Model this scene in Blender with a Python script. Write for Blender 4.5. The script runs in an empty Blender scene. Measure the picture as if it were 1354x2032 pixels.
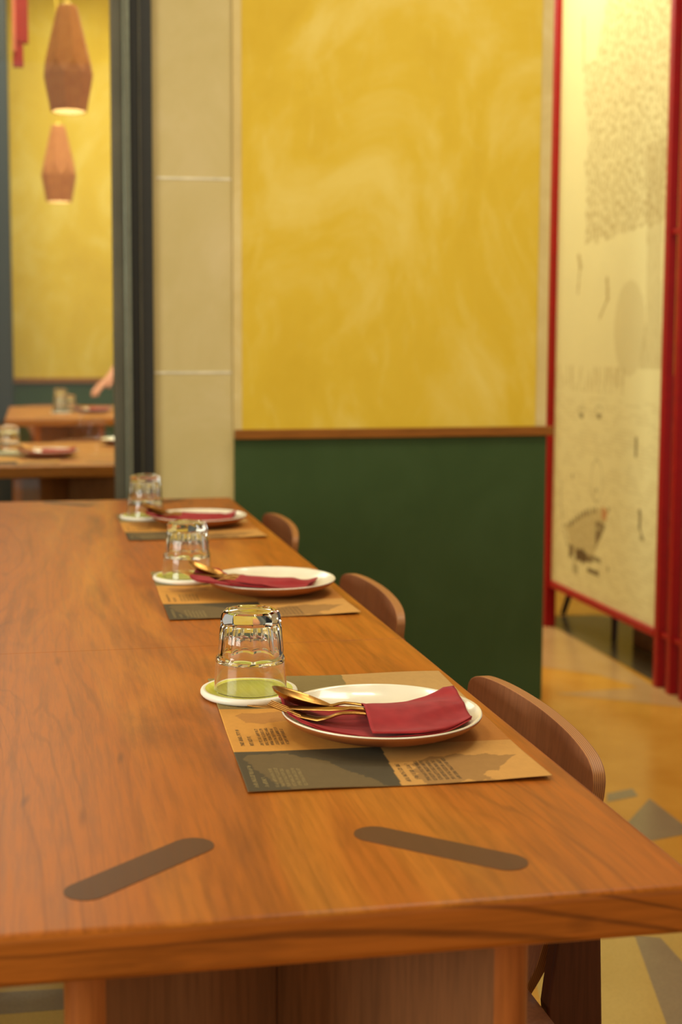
import bpy, bmesh, math, random
from mathutils import Vector, Matrix, noise

random.seed(7)
SC = bpy.context.scene
COL = SC.collection
PI = math.pi

# ------------------------------------------------------------------ camera
cam = bpy.data.cameras.new('camera')
camo = bpy.data.objects.new('camera', cam)
COL.objects.link(camo)
camo.location = (0, 0, 1.184)
camo.rotation_euler = (math.radians(90 - 5.4565), 0, math.radians(-9.944))
cam.sensor_fit = 'VERTICAL'
cam.sensor_height = 36
cam.lens = 2680 * 36 / 2032
cam.shift_x = 137 / 2032
cam.shift_y = -88 / 2032
cam.clip_start = 0.05
cam.dof.use_dof = True
cam.dof.focus_distance = 1.58
cam.dof.aperture_fstop = 4.8
SC.camera = camo

# ------------------------------------------------------------------ world, lamps, exposure
SC.view_settings.view_transform = 'Standard'
SC.view_settings.look = 'None'
SC.view_settings.gamma = 1
SC.view_settings.use_curve_mapping = False
SC.view_settings.exposure = 0.0
w = bpy.data.worlds.new('world')
SC.world = w
w.use_nodes = True
w.node_tree.nodes['Background'].inputs[0].default_value = (1.0, 0.975, 0.84, 1)
w.node_tree.nodes['Background'].inputs[1].default_value = 0.48


def area(name, loc, rot, sx, sy, power, color, spread=180):
    l = bpy.data.lights.new(name, 'AREA')
    l.shape = 'RECTANGLE'
    l.size, l.size_y = sx, sy
    l.energy = power
    l.color = color
    l.spread = math.radians(spread)
    o = bpy.data.objects.new(name, l)
    COL.objects.link(o)
    o.location = loc
    o.rotation_euler = rot
    return o


WARM = (1.0, 0.96, 0.76)
for lx, ly in ((-.45, 1.3), (-.45, 2.6), (.95, 1.5), (.95, 2.5)):
    area('ceiling_lamp_table', (lx, ly, 3.15), (0, 0, 0), .35, .35, 7.5, WARM)
area('ceiling_lamp_aisle', (1.6, 2.7, 3.15), (0, 0, 0), 0.7, 0.9, 22, WARM)
area('ceiling_lamp_screen', (1.75, 4.7, 3.10), (0, math.radians(-14), 0), 0.25, 0.9, 13, WARM, 120)
area('ceiling_lamp_far_room', (0.3, 7.6, 3.7), (0, 0, 0), 3.0, 3.0, 160, WARM)
area('ceiling_lamp_far_table', (0.3, 5.2, 3.7), (0, 0, 0), 1.4, 0.9, 34, WARM)
area('daylight_left', (-3.80, 0.1, 1.75), (0, math.radians(-90), 0), 1.8, 2.6, 175, (.97, 1.0, 0.90))


# ------------------------------------------------------------------ material helpers
def lin(r, g, b):
    f = lambda c: ((c / 255 + 0.055) / 1.055) ** 2.4 if c / 255 > 0.04045 else c / 255 / 12.92
    return (f(r), f(g), f(b), 1)


class NT:
    def __init__(s, name):
        s.m = bpy.data.materials.new(name)
        s.m.use_nodes = True
        s.t = s.m.node_tree
        s.b = s.t.nodes['Principled BSDF']
        s._co = None

    def n(s, typ, ins=None, **kw):
        nd = s.t.nodes.new(typ)
        for k, v in kw.items():
            setattr(nd, k, v)
        for k, v in (ins or {}).items():
            if isinstance(v, bpy.types.NodeSocket):
                s.t.links.new(v, nd.inputs[k])
            else:
                nd.inputs[k].default_value = v
        return nd

    def link(s, a, b):
        s.t.links.new(a, b)

    def obj(s):
        if s._co is None:
            s._co = s.n('ShaderNodeTexCoord').outputs['Object']
        return s._co

    def mapped(s, scale, rot=(0, 0, 0), loc=(0, 0, 0)):
        return s.n('ShaderNodeMapping', {0: s.obj(), 'Location': loc, 'Rotation': rot, 'Scale': scale}).outputs[0]

    def noise(s, vec, scale=5, detail=4, rough=.5, dist=0):
        return s.n('ShaderNodeTexNoise', {'Vector': vec, 'Scale': scale, 'Detail': detail, 'Roughness': rough,
                                          'Distortion': dist}).outputs[0]

    def ramp(s, fac, stops):
        r = s.n('ShaderNodeValToRGB', {0: fac})
        e = r.color_ramp.elements
        while len(e) < len(stops):
            e.new(0.5)
        for i, (p, c) in enumerate(stops):
            e[i].position = p
            e[i].color = c if len(c) == 4 else (*c, 1)
        return r.outputs[0]

    def mix(s, fac, a, b, mode='MIX'):
        nd = s.n('ShaderNodeMix', data_type='RGBA', blend_type=mode)
        for i, v in ((0, fac), (6, a), (7, b)):
            if isinstance(v, bpy.types.NodeSocket):
                s.link(v, nd.inputs[i])
            else:
                nd.inputs[i].default_value = v
        return nd.outputs[2]

    def math(s, op, a, b=0.0):
        nd = s.n('ShaderNodeMath', operation=op)
        for i, v in ((0, a), (1, b)):
            if isinstance(v, bpy.types.NodeSocket):
                s.link(v, nd.inputs[i])
            else:
                nd.inputs[i].default_value = v
        return nd.outputs[0]

    def set(s, **kw):
        for k, v in kw.items():
            k = k.replace('_', ' ')
            if isinstance(v, bpy.types.NodeSocket):
                s.link(v, s.b.inputs[k])
            else:
                s.b.inputs[k].default_value = v
        return s

    def bump(s, h, strength=.2, dist=.001):
        b = s.n('ShaderNodeBump', {'Height': h, 'Strength': strength, 'Distance': dist})
        s.link(b.outputs[0], s.b.inputs['Normal'])


def plain(name, rgb, rough=.5, metal=0, var=.06, scale=30, **kw):
    t = NT(name)
    c = lin(*rgb)
    nz = t.noise(t.obj(), scale, 3)
    d = tuple(x * (1 - var * 2) for x in c[:3]) + (1,)
    l = tuple(min(1, x * (1 + var)) for x in c[:3]) + (1,)
    t.set(Base_Color=t.ramp(nz, [(.3, d), (.7, l)]), Roughness=rough, Metallic=metal, **kw)
    return t.m


GR, BW = (0, 0, 0, 1), (1, 1, 1, 1)


def wood(name, base, light, dark, axis='Y', streak=.55, rough=.34, swirl=1.0, knots=True, fine=1.0, scale=1.0):
    """grain runs along the given axis; swirling figure, fine pores and knots"""
    t = NT(name)
    k = .16
    sc = {'Y': (1, k, 1), 'X': (k, 1, 1), 'Z': (1, 1, k)}[axis]
    sc = tuple(v * scale for v in sc)
    warp = t.n('ShaderNodeTexNoise', {'Vector': t.mapped(tuple(v * 2.2 for v in sc)), 'Scale': 1.6, 'Detail': 2})
    wv = t.n('ShaderNodeVectorMath', {0: warp.outputs[1], 1: (.5, .5, .5)}, operation='SUBTRACT').outputs[0]
    wv = t.n('ShaderNodeVectorMath', {0: wv, 'Scale': .55 * swirl}, operation='SCALE').outputs[0]
    vec = t.n('ShaderNodeVectorMath', {0: t.mapped(sc), 1: wv}, operation='ADD').outputs[0]
    broad = t.noise(vec, 3.2, 3, .5)
    bands = t.noise(vec, 9, 5, .6)
    hair = t.noise(t.mapped(tuple(v * (1 if v >= scale else .35) for v in sc)), 190, 3, .6)
    c = t.ramp(broad, [(.30, base), (.52, base), (.72, light)])
    c = t.mix(t.ramp(bands, [(.50, GR), (.74, (streak, streak, streak, 1))]), c, dark)
    thin = t.n('ShaderNodeTexWave', {'Vector': vec, 'Scale': 7.0 if axis != 'X' else 11.0, 'Distortion': 7.5, 'Detail': 2.5, 'Detail Scale': 1.0},
               wave_type='BANDS', bands_direction={'Y': 'X', 'X': 'Z', 'Z': 'X'}[axis]).outputs[1]
    lines = t.math('MULTIPLY', t.ramp(thin, [(.0, (.75, .75, .75, 1)), (.14, GR)]), t.ramp(broad, [(.36, BW), (.60, (.7,) * 3 if axis == 'X' else GR)]))
    c = t.mix(t.math('MULTIPLY', lines, .8 * streak), c, dark)
    f = t.ramp(hair, [(.35, (1 - .22 * fine,) * 3), (.6, BW)])
    c = t.mix(1.0, c, f, 'MULTIPLY')
    if knots:
        v = t.n('ShaderNodeTexVoronoi', {'Vector': t.n('ShaderNodeVectorMath', {0: t.mapped((1, .75, 1)), 1: wv},
                                                      operation='ADD').outputs[0], 'Scale': 6.5, 'Randomness': 1.0})
        kn = t.ramp(v.outputs['Distance'], [(.0, (.55,) * 3), (.035, (.42,) * 3), (.12, GR)])
        c = t.mix(kn, c, tuple(x * .8 for x in dark[:3]) + (1,))
    t.set(Base_Color=c, Roughness=t.math('ADD', t.math('MULTIPLY', hair, .12), rough - .06), Specular_IOR_Level=.17)
    t.bump(hair, .10, .0006)
    return t.m


M = {}
M['table_top'] = wood('table_top_wood', lin(176, 97, 26), lin(200, 128, 42), lin(96, 52, 24), 'Y', .50, .38, 2.0)
M['table_edge'] = wood('table_edge_wood', lin(178, 98, 30), lin(196, 116, 40), lin(62, 32, 16), 'X', 1.0, .40, .8, knots=True, scale=1.0)
M['table_side'] = wood('table_side_wood', lin(182, 106, 44), lin(200, 124, 56), lin(120, 70, 36), 'Y', .5, .38, .4, knots=False)
M['inlay'] = wood('inlay_wood', lin(98, 62, 36), lin(106, 70, 40), lin(80, 48, 28), 'Y', .25, .45, .2, knots=False, fine=.5)
M['leg_slab'] = wood('leg_slab_wood', lin(136, 88, 52), lin(152, 104, 66), lin(98, 66, 42), 'Z', .5, .42, .6, knots=False)
M['leg_edge'] = wood('leg_edge_wood', lin(176, 100, 44), lin(190, 116, 56), lin(120, 66, 32), 'Z', .4, .42, .3, knots=False)
M['far_table'] = wood('far_table_wood', lin(182, 116, 54), lin(200, 134, 66), lin(124, 74, 38), 'X', .4, .4, .8)
M['ply_face'] = wood('chair_plywood', lin(156, 100, 68), lin(172, 116, 80), lin(122, 72, 48), 'Z', .5, .5, .25, knots=False, fine=.9)
M['ply_leg'] = wood('chair_leg_wood', lin(92, 50, 28), lin(106, 60, 34), lin(60, 30, 18), 'Z', .5, .5, .2, knots=False)
M['cap_wood'] = wood('cap_rail_wood', lin(150, 92, 34), lin(168, 108, 44), lin(104, 58, 24), 'X', .6, .5, .3, knots=False)


def ply_edge():
    t = NT('plywood_edge')
    # plies lie parallel to the backrest face
    sp = t.n('ShaderNodeSeparateXYZ', {0: t.obj()}).outputs
    q = t.math('ADD', sp[0], t.math('MULTIPLY', t.math('MULTIPLY', sp[1], sp[1]), .016 / .0441))
    q = t.math('SUBTRACT', q, t.math('MULTIPLY', sp[2], .10))
    v = t.n('ShaderNodeCombineXYZ', {0: t.math('MULTIPLY', q, 5.0), 1: sp[1], 2: sp[2]}).outputs[0]
    wv = t.n('ShaderNodeTexWave', {'Vector': v, 'Scale': 28, 'Distortion': .5, 'Detail': 1}, wave_type='BANDS',
             bands_direction='X').outputs[1]
    t.set(Base_Color=t.ramp(wv, [(.2, lin(132, 80, 36)), (.6, lin(184, 122, 64))]), Roughness=.55)
    return t.m


M['ply_edge'] = ply_edge()


def plaster(name, a, b, c, scale=2.4, amt=1.0, grain=.25):
    t = NT(name)
    n1 = t.noise(t.mapped((1, 1, .7)), scale, 6, .62, .8)
    n2 = t.noise(t.mapped((1, 1, .35), loc=(3, 1, 2)), scale * 5, 5, .7, 1.2)
    col = t.ramp(n1, [(.32, a), (.5, b), (.68, c)])
    col = t.mix(t.ramp(n2, [(.55, GR), (.75, (.5 * amt,) * 3)]), col, c)
    t.set(Base_Color=col, Roughness=.62, Specular_IOR_Level=.3)
    t.bump(t.noise(t.obj(), 60, 4), grain, .002)
    return t.m


M['yellow'] = plaster('yellow_limewash', lin(214, 176, 42), lin(222, 186, 52), lin(232, 204, 98))
M['border'] = plaster('cream_border_plaster', lin(208, 184, 120), lin(216, 192, 126), lin(226, 206, 148), 6)
M['stone'] = plaster('beige_stone_render', lin(200, 180, 118), lin(205, 185, 126), lin(212, 192, 138), 3.5, .4)
M['joint'] = plain('joint_mortar', (232, 222, 190), .8, var=.12, scale=20)
M['green'] = plaster('green_paint', lin(52, 72, 32), lin(55, 75, 34), lin(58, 78, 38), 5, .15, .12)
M['frame_dark'] = plain('dark_frame_metal', (38, 36, 28), .5)
M['frame_grey'] = plain('grey_frame_metal', (92, 88, 70), .45, var=.12, scale=6)
M['frame_light'] = plain('aluminium_bead', (150, 156, 134), .35, .4)
M['ceiling'] = plain('ceiling_paint', (222, 208, 176), .9)
M['wallwhite'] = plain('warm_wall_paint', (220, 200, 150), .9)
M['red'] = plain('red_lacquer', (150, 12, 14), .42, var=.05, Specular_IOR_Level=.3)
M['red_hang'] = plain('red_paper', (176, 34, 30), .6)
M['pink_hang'] = plain('salmon_paper', (236, 128, 100), .6)
M['column'] = plain('slate_column_paint', (34, 42, 42), .6)
M['brass'] = plain('brushed_brass', (176, 128, 66), .30, 1.0, var=.08, scale=80)
M['coaster'] = plain('white_ceramic', (246, 240, 222), .35, var=.01)
M['plate_in'] = plain('cream_glaze', (244, 234, 208), .22, var=.02, Coat_Weight=.4)
M['plate_out'] = plain('terracotta_glaze', (158, 86, 36), .42, var=.10, scale=14)
M['cord'] = plain('yellow_cord', (230, 190, 50), .6)
M['skin'] = plain('skin', (208, 142, 104), .55, var=.05)
M['shirt'] = plain('shirt_cloth', (60, 62, 58), .8)
M['trouser'] = plain('trouser_cloth', (40, 42, 48), .85)
M['hair'] = plain('dark_hair', (40, 28, 20), .6)
M['dark_metal'] = plain('dark_leg_stain', (60, 36, 22), .5)
M['box_wood'] = plain('brown_stained_wood', (104, 66, 34), .55, var=.15)


def coaster_top():
    t = NT('yellow_green_enamel')
    nz = t.noise(t.mapped((14, 1.2, 1)), 20, 4, .6)
    t.set(Base_Color=t.ramp(nz, [(.35, lin(220, 218, 72)), (.65, lin(234, 232, 110))]), Roughness=.4)
    return t.m


M['coaster_top'] = coaster_top()


def napkin_mat():
    t = NT('crimson_linen')
    a = t.n('ShaderNodeTexWave', {'Vector': t.obj(), 'Scale': 420, 'Distortion': .5}, bands_direction='X').outputs[1]
    b = t.n('ShaderNodeTexWave', {'Vector': t.obj(), 'Scale': 420, 'Distortion': .5}, bands_direction='Y').outputs[1]
    h = t.math('ADD', a, b)
    nz = t.noise(t.obj(), 60, 4)
    t.set(Base_Color=t.ramp(nz, [(.3, lin(148, 32, 36)), (.7, lin(166, 40, 42))]), Roughness=.85,
          Sheen_Weight=.08, Specular_IOR_Level=.2)
    t.bump(h, .25, .0003)
    return t.m


M['napkin'] = napkin_mat()


def glass_mat():
    t = NT('clear_tumbler_glass')
    t.set(Base_Color=(.985, .995, .985, 1), Roughness=0.0, IOR=1.5, Transmission_Weight=1.0)
    return t.m


M['glass'] = glass_mat()


def pane_mat():
    t = NT('window_pane_glass')
    tr = t.n('ShaderNodeBsdfTransparent', {0: (.95, .97, .94, 1)})
    gl = t.n('ShaderNodeBsdfGlossy', {0: (1, 1, 1, 1), 'Roughness': .02})
    fr = t.n('ShaderNodeFresnel', {'IOR': 1.5})
    mx = t.n('ShaderNodeMixShader', {0: fr.outputs[0], 1: tr.outputs[0], 2: gl.outputs[0]})
    t.link(mx.outputs[0], t.t.nodes['Material Output'].inputs[0])
    return t.m


M['pane'] = pane_mat()


def attr_mat(name, rough=.8, fibre=.12, tone=None):
    """printed surface: the print itself is a colour attribute of the sheet"""
    t = NT(name)
    a = t.n('ShaderNodeAttribute', attribute_name='print')
    nz = t.noise(t.mapped((1, .6, 1)), 120, 5, .7)
    c = t.mix(1.0, a.outputs[0], t.ramp(nz, [(.25, (1 - fibre,) * 3), (.75, BW)]), 'MULTIPLY')
    t.set(Base_Color=c, Roughness=rough, Specular_IOR_Level=.25)
    t.bump(nz, .12, .0005)
    return t.m


M['paper'] = attr_mat('kraft_paper_print')
M['art'] = attr_mat('printed_linen_panel', .7, .06)
M['ink_dark'] = plain('brown_ink', (96, 76, 44), .8)
M['ink_light'] = plain('pale_ink', (170, 146, 92), .8)


def cork():
    t = NT('terracotta_shade')
    nz = t.noise(t.obj(), 25, 4)
    t.set(Base_Color=t.ramp(nz, [(.3, lin(186, 112, 52)), (.7, lin(204, 132, 66))]), Roughness=.75)
    return t.m


M['shade'] = cork()
M['shade_in'] = plain('white_shade_lining', (250, 236, 206), .6)


def emis(name, col, s):
    t = NT(name)
    t.set(Base_Color=col, Emission_Color=col, Emission_Strength=s)
    return t.m


M['bulb'] = emis('glowing_bulb', (1, .8, .5, 1), 14)


def floor_mat(name, a, b):
    t = NT(name)
    n = t.noise(t.obj(), 5, 4, .6)
    n2 = t.noise(t.obj(), 160, 3, .7)
    c = t.ramp(n, [(.3, a), (.7, b)])
    c = t.mix(1.0, c, t.ramp(n2, [(.3, (.88,) * 3), (.6, BW)]), 'MULTIPLY')
    t.set(Base_Color=c, Roughness=.2, Specular_IOR_Level=.5)
    return t.m


M['floor_ochre'] = floor_mat('polished_ochre_floor', lin(184, 128, 44), lin(200, 146, 58))
M['floor_tan'] = floor_mat('polished_tan_floor', lin(170, 132, 80), lin(182, 144, 92))
M['floor_grey'] = floor_mat('polished_grey_floor', lin(128, 112, 84), lin(142, 124, 92))
M['floor_shade'] = floor_mat('shaded_floor_patch', lin(84, 76, 56), lin(96, 86, 64))  # darker floor tone that paints the shade beyond the screen
M['floor_straw'] = floor_mat('polished_straw_floor', lin(178, 146, 74), lin(188, 156, 84))


# ------------------------------------------------------------------ object helpers
def link(name, me, mats, parent=None, loc=None):
    o = bpy.data.objects.new(name, me)
    COL.objects.link(o)
    for m in (mats if isinstance(mats, (list, tuple)) else [mats]):
        me.materials.append(m)
    if parent is not None:
        o.parent = parent
    if loc is not None:
        o.location = loc
    return o


def tag(o, label=None, cat=None, group=None, kind=None):
    if label: o['label'] = label
    if cat: o['category'] = cat
    if group: o['group'] = group
    if kind: o['kind'] = kind
    return o


def empty(name, loc=(0, 0, 0), rz=0, **kw):
    o = bpy.data.objects.new(name, None)
    o.empty_display_size = .05
    COL.objects.link(o)
    o.location = loc
    o.rotation_euler = (0, 0, rz)
    return tag(o, **kw)


def mesh_of(bm, smooth=None):
    bmesh.ops.recalc_face_normals(bm, faces=bm.faces)
    me = bpy.data.meshes.new('m')
    bm.to_mesh(me)
    bm.free()
    if smooth is not None:
        for p in me.polygons: p.use_smooth = True
        if smooth < 179:
            me.set_sharp_from_angle(angle=math.radians(smooth))
    return me


def box(bm, x0, x1, y0, y1, z0, z1, mi=0):
    vs = [bm.verts.new((x, y, z)) for x in (x0, x1) for y in (y0, y1) for z in (z0, z1)]
    for f in ((0, 1, 3, 2), (4, 6, 7, 5), (0, 4, 5, 1), (2, 3, 7, 6), (0, 2, 6, 4), (1, 5, 7, 3)):
        fc = bm.faces.new([vs[i] for i in f])
        fc.material_index = mi
    return vs


def bevel(o, width, seg=3):
    b = o.modifiers.new('bevel', 'BEVEL')
    b.width = width
    b.segments = seg
    b.limit_method = 'ANGLE'
    for p in o.data.polygons: p.use_smooth = True
    o.data.set_sharp_from_angle(angle=math.radians(50))
    return o


def boxobj(name, dims, mat, parent=None, bev=0, seg=3):
    bm = bmesh.new()
    box(bm, *dims)
    o = link(name, mesh_of(bm), mat, parent)
    if bev: bevel(o, bev, seg)
    return o


def prism(bm, pts, z0, z1, mi=0):
    a = [bm.verts.new((x, y, z0)) for x, y in pts]
    b = [bm.verts.new((x, y, z1)) for x, y in pts]
    n = len(pts)
    fs = [bm.faces.new(a[::-1]), bm.faces.new(b)]
    for i in range(n):
        fs.append(bm.faces.new((a[i], a[(i + 1) % n], b[(i + 1) % n], b[i])))
    for f in fs: f.material_index = mi
    return fs


def lathe(bm, prof, n=64, mi=0, close=False, rf=None):
    """profile of (r, z); r=0 ends become a centre point; rf(angle, r, z) may reshape r"""
    rings = []
    for (r, z) in prof:
        if r < 1e-6:
            rings.append([bm.verts.new((0, 0, z))])
        else:
            ring = []
            for i in range(n):
                a = 2 * PI * i / n
                rr = rf(a, r, z) if rf else r
                ring.append(bm.verts.new((rr * math.cos(a), rr * math.sin(a), z)))
            rings.append(ring)
    pairs = list(zip(rings, rings[1:]))
    if close: pairs.append((rings[-1], rings[0]))
    for A, B in pairs:
        for i in range(n):
            j = (i + 1) % n
            if len(A) == 1 and len(B) == 1: continue
            if len(A) == 1:
                f = bm.faces.new((A[0], B[i], B[j]))
            elif len(B) == 1:
                f = bm.faces.new((A[i], B[0], A[j]))
            else:
                f = bm.faces.new((A[i], B[i], B[j], A[j]))
            f.material_index = mi


def tube(bm, pts, rad, n=10, mi=0, flat=1.0):
    """swept tube through pts, rad may be a list of (width, height) pairs"""
    pts = [Vector(p) for p in pts]
    rings = []
    for i, p in enumerate(pts):
        d = (pts[min(i + 1, len(pts) - 1)] - pts[max(i - 1, 0)]).normalized()
        up = Vector((0, 0, 1)) if abs(d.z) < .95 else Vector((0, 1, 0))
        s = d.cross(up).normalized()
        u = s.cross(d).normalized()
        r = rad[i] if isinstance(rad, (list, tuple)) else rad
        rw, rh = r if isinstance(r, (list, tuple)) else (r, r * flat)
        rings.append([bm.verts.new(p + s * rw * math.cos(2 * PI * k / n) + u * rh * math.sin(2 * PI * k / n))
                      for k in range(n)])
    for A, B in zip(rings, rings[1:]):
        for k in range(n):
            f = bm.faces.new((A[k], A[(k + 1) % n], B[(k + 1) % n], B[k]))
            f.material_index = mi
    bm.faces.new(rings[0][::-1]).material_index = mi
    bm.faces.new(rings[-1]).material_index = mi


def interp(tbl, x):
    if x <= tbl[0][0]: return tbl[0][1]
    for (a, b), (c, d) in zip(tbl, tbl[1:]):
        if x <= c:
            return b + (d - b) * (x - a) / (c - a)
    return tbl[-1][1]


def inside(p, poly):
    x, y = p
    c = False
    n = len(poly)
    for i in range(n):
        x1, y1 = poly[i]
        x2, y2 = poly[i - 1]
        if (y1 > y) != (y2 > y) and x < (x2 - x1) * (y - y1) / (y2 - y1) + x1:
            c = not c
    return c


def segd(p, a, b):
    ax, ay = a; bx, by = b
    dx, dy = bx - ax, by - ay
    t = max(0, min(1, ((p[0] - ax) * dx + (p[1] - ay) * dy) / (dx * dx + dy * dy + 1e-12)))
    return math.hypot(p[0] - ax - t * dx, p[1] - ay - t * dy)


def copy_tree(o, parent=None):
    c = o.copy()
    COL.objects.link(c)
    if parent is not None: c.parent = parent
    for ch in [q for q in list(bpy.data.objects) if q.parent == o]:
        copy_tree(ch, c)
    return c


# ------------------------------------------------------------------ floor
def build_floor():
    bm = bmesh.new()
    box(bm, -4.5, 6.5, -2.5, 12.0, -.05, 0, 0)

    def poly(pts, mi, z=.0006):
        f = bm.faces.new([bm.verts.new((x, y, z)) for x, y in pts])
        f.material_index = mi
    # inlaid triangles and bands of the polished floor, and one painted patch of shade
    poly([(2.20, 6.3), (2.05, 4.02), (2.03, 4.17), (1.95, 4.41), (1.80, 4.55), (1.70, 4.9), (1.60, 6.3)], 1)
    poly([(1.70, 4.20), (2.14, 4.24), (2.10, 3.93)], 1, .0007)
    poly([(1.4283, 3.168), (1.4556, 3.230), (1.5377, 3.256), (1.5274, 3.198)], 2)
    poly([(1.28, 2.86), (1.548, 3.175), (1.545, 2.93)], 2)
    poly([(1.0, 2.70), (1.55, 2.60), (1.50, 2.2), (1.16, 1.9), (.8, 1.9)], 4, .0006)
    poly([(1.16, 2.43), (1.205, 2.406), (1.19, 2.15), (1.10, 2.0), (1.05, 2.05)], 2, .0008)
    poly([(2.10, 5.4), (2.10, 4.0), (2.9, 4.0), (2.9, 5.0), (2.35, 5.4)], 3, .0008)  # shade on the floor beyond the screen, painted as a darker patch
    poly([(-.9, 2.9), (.5, 2.75), (.5, 1.9), (-.9, 2.0)], 4, .0006)
    poly([(-.6, 2.43), (.3, 2.385), (.3, 2.315), (-.6, 2.33)], 2, .0009)
    # more of the same pattern across the rest of the floor
    rnd = random.Random(3)
    for i in range(22):
        for j in range(30):
            x0, y0 = -4.3 + i * .48, -2.3 + j * .48
            if 0.7 < x0 + .24 < 2.5 and 1.6 < y0 < 5.6: continue
            if -1.2 < x0 < .6 and 1.5 < y0 < 3.2: continue
            r = rnd.random()
            if r > .55: continue
            mi = 1 if r < .2 else 2 if r < .4 else 4
            q = [(x0, y0), (x0 + .44, y0 + .08), (x0 + .1, y0 + .40)]
            if rnd.random() < .5: q = [(x0 + .44, y0 + .44), (x0, y0 + .38), (x0 + .4, y0)]
            poly(q, mi, .0005)
    for f in bm.faces: f.normal_update()
    me = bpy.data.meshes.new('m')
    bm.to_mesh(me); bm.free()
    o = link('floor', me, [M['floor_ochre'], M['floor_tan'], M['floor_grey'], M['floor_shade'], M['floor_straw']])
    tag(o, kind='structure', label='polished ochre floor with grey and tan triangle inlays', cat='floor')


build_floor()


def struct(name, dims, mat, label=None, cat=None, bev=0):
    o = boxobj(name, dims, mat, None, bev)
    return tag(o, label=label, cat=cat, kind='structure')


# ------------------------------------------------------------------ back wall with yellow panel and green dado
WY = 4.14


def build_back_wall():
    bm = bmesh.new()
    box(bm, .605, 1.626, WY, WY + .30, 0, 3.30, 0)
    box(bm, .606, 1.6255, WY - .006, WY, 0, .876, 2)
    # yellow field painted over the cream plaster, slightly proud
    box(bm, .632, 1.588, WY - .003, WY, .9, 3.28, 1)
    o = link('wall_back', mesh_of(bm), [M['border'], M['yellow'], M['green']])
    tag(o, kind='structure', label='yellow limewashed wall panel over a dark green dado', cat='wall')
    bm = bmesh.new()
    box(bm, .360, .604, WY + .012, WY + .30, 0, 3.30, 0)
    for z, a, b in ((1.669, .372, .60), (1.080, .362, .60)):
        box(bm, a, b, WY + .010, WY + .013, z - .0035, z + .0035, 1)
    o = link('wall_stone', mesh_of(bm), [M['stone'], M['joint']])
    tag(o, kind='structure', label='beige stone strip of wall between dark window frame and yellow panel', cat='wall')
    struct('trim_1', (.607, 1.642, WY - .026, WY + .0, .874, .903), M['cap_wood'],
           'brown wooden cap rail on top of the green dado', 'rail', .003)
    # header above the window opening
    struct('wall_header', (-4.5, .36, WY + .02, WY + .30, 2.95, 3.9), M['wallwhite'], 'pale wall above the window opening', 'wall')


build_back_wall()


def build_window():
    bm = bmesh.new()
    box(bm, .238, .270, WY - .03, WY + .05, 0, 3.0, 0)       # grey stile
    box(bm, .270, .289, WY - .05, WY + .03, 0, 3.0, 1)       # light bead
    box(bm, .275, .281, WY - .056, WY - .05, 0, 3.0, 0)
    box(bm, .289, .359, WY - .01, WY + .06, 0, 3.0, 2)       # dark outer frame
    box(bm, .318, .324, WY - .016, WY - .01, 0, 3.0, 0)
    box(bm, -2.7, .238, WY - .02, WY + .04, 0, .06, 2)
    box(bm, -2.7, .238, WY - .02, WY + .04, 2.9, 3.0, 2)
    box(bm, -1.30, -1.24, WY - .03, WY + .05, 0, 3.0, 0)
    box(bm, -2.76, -2.70, WY - .03, WY + .05, 0, 3.0, 2)
    o = link('window_1', mesh_of(bm), [M['frame_grey'], M['frame_light'], M['frame_dark']])
    tag(o, kind='structure', label='dark metal framed glass partition looking into the far dining room', cat='window')
    bevel(o, .002, 2)
    p = boxobj('glass_pane', (-2.70, .239, WY + .004, WY + .012, .06, 2.9), M['pane'], o)
    struct('wall_back_left', (-4.5, -2.76, WY, WY + .3, 0, 3.9), M['yellow'], 'yellow wall beside the glass partition', 'wall')


build_window()

# far room
bm = bmesh.new()
box(bm, -4.5, 6.5, 9.8, 10.0, 0, 4.2, 0)
box(bm, -4.49, 6.49, 9.79, 9.8, 0, .87, 1)
tag(link('wall_far', mesh_of(bm), [M['yellow'], M['green']]), kind='structure',
    label='far yellow wall over green dado seen through the glass', cat='wall')
struct('trim_2', (-4.5, 6.5, 9.77, 9.80, .87, .905), M['cap_wood'], 'thin wooden rail on the far green dado', 'rail')
struct('wall_column', (-.62, -.145, 9.2, 9.6, 0, 4.2), M['column'],
       'dark slate coloured column in front of the far yellow wall', 'column', .01)
struct('ceiling', (-4.5, 6.5, -2.5, WY + .02, 3.30, 3.36), M['ceiling'], 'pale ceiling', 'ceiling')
struct('ceiling_far', (-4.5, 6.5, WY + .30, 10.0, 4.2, 4.26), M['ceiling'], 'ceiling of the far room', 'ceiling')


def left_wall():
    bm = bmesh.new()
    x0, x1 = -3.72, -3.60
    box(bm, x0, x1, -2.5, -1.7, 0, 3.3); box(bm, x0, x1, 1.9, 9.8, 0, 3.9)
    box(bm, x0, x1, -1.7, 1.9, 0, .70); box(bm, x0, x1, -1.7, 1.9, 2.80, 3.3)
    tag(link('wall_left', mesh_of(bm), M['wallwhite']), kind='structure', label='pale left wall with a wide window', cat='wall')
    bm = bmesh.new()
    for y in (-1.7, -.52, .66, 1.84):
        box(bm, x0 + .02, x1 - .01, y, y + .06, .70, 2.80)
    box(bm, x0 + .02, x1 - .01, -1.64, 1.84, .70, .76); box(bm, x0 + .02, x1 - .01, -1.64, 1.84, 2.74, 2.80)
    tag(link('window_2', mesh_of(bm), M['frame_dark']), kind='structure', label='dark framed daylight window in the left wall', cat='window')


left_wall()


# ------------------------------------------------------------------ tables
def capsule(ax, ay, bx, by, r, n=14):
    a = math.atan2(by - ay, bx - ax)
    pts = [(bx + r * math.cos(a - PI / 2 + PI * i / n), by + r * math.sin(a - PI / 2 + PI * i / n)) for i in range(n + 1)]
    pts += [(ax + r * math.cos(a + PI / 2 + PI * i / n), ay + r * math.sin(a + PI / 2 + PI * i / n)) for i in range(n + 1)]
    return pts


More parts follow.
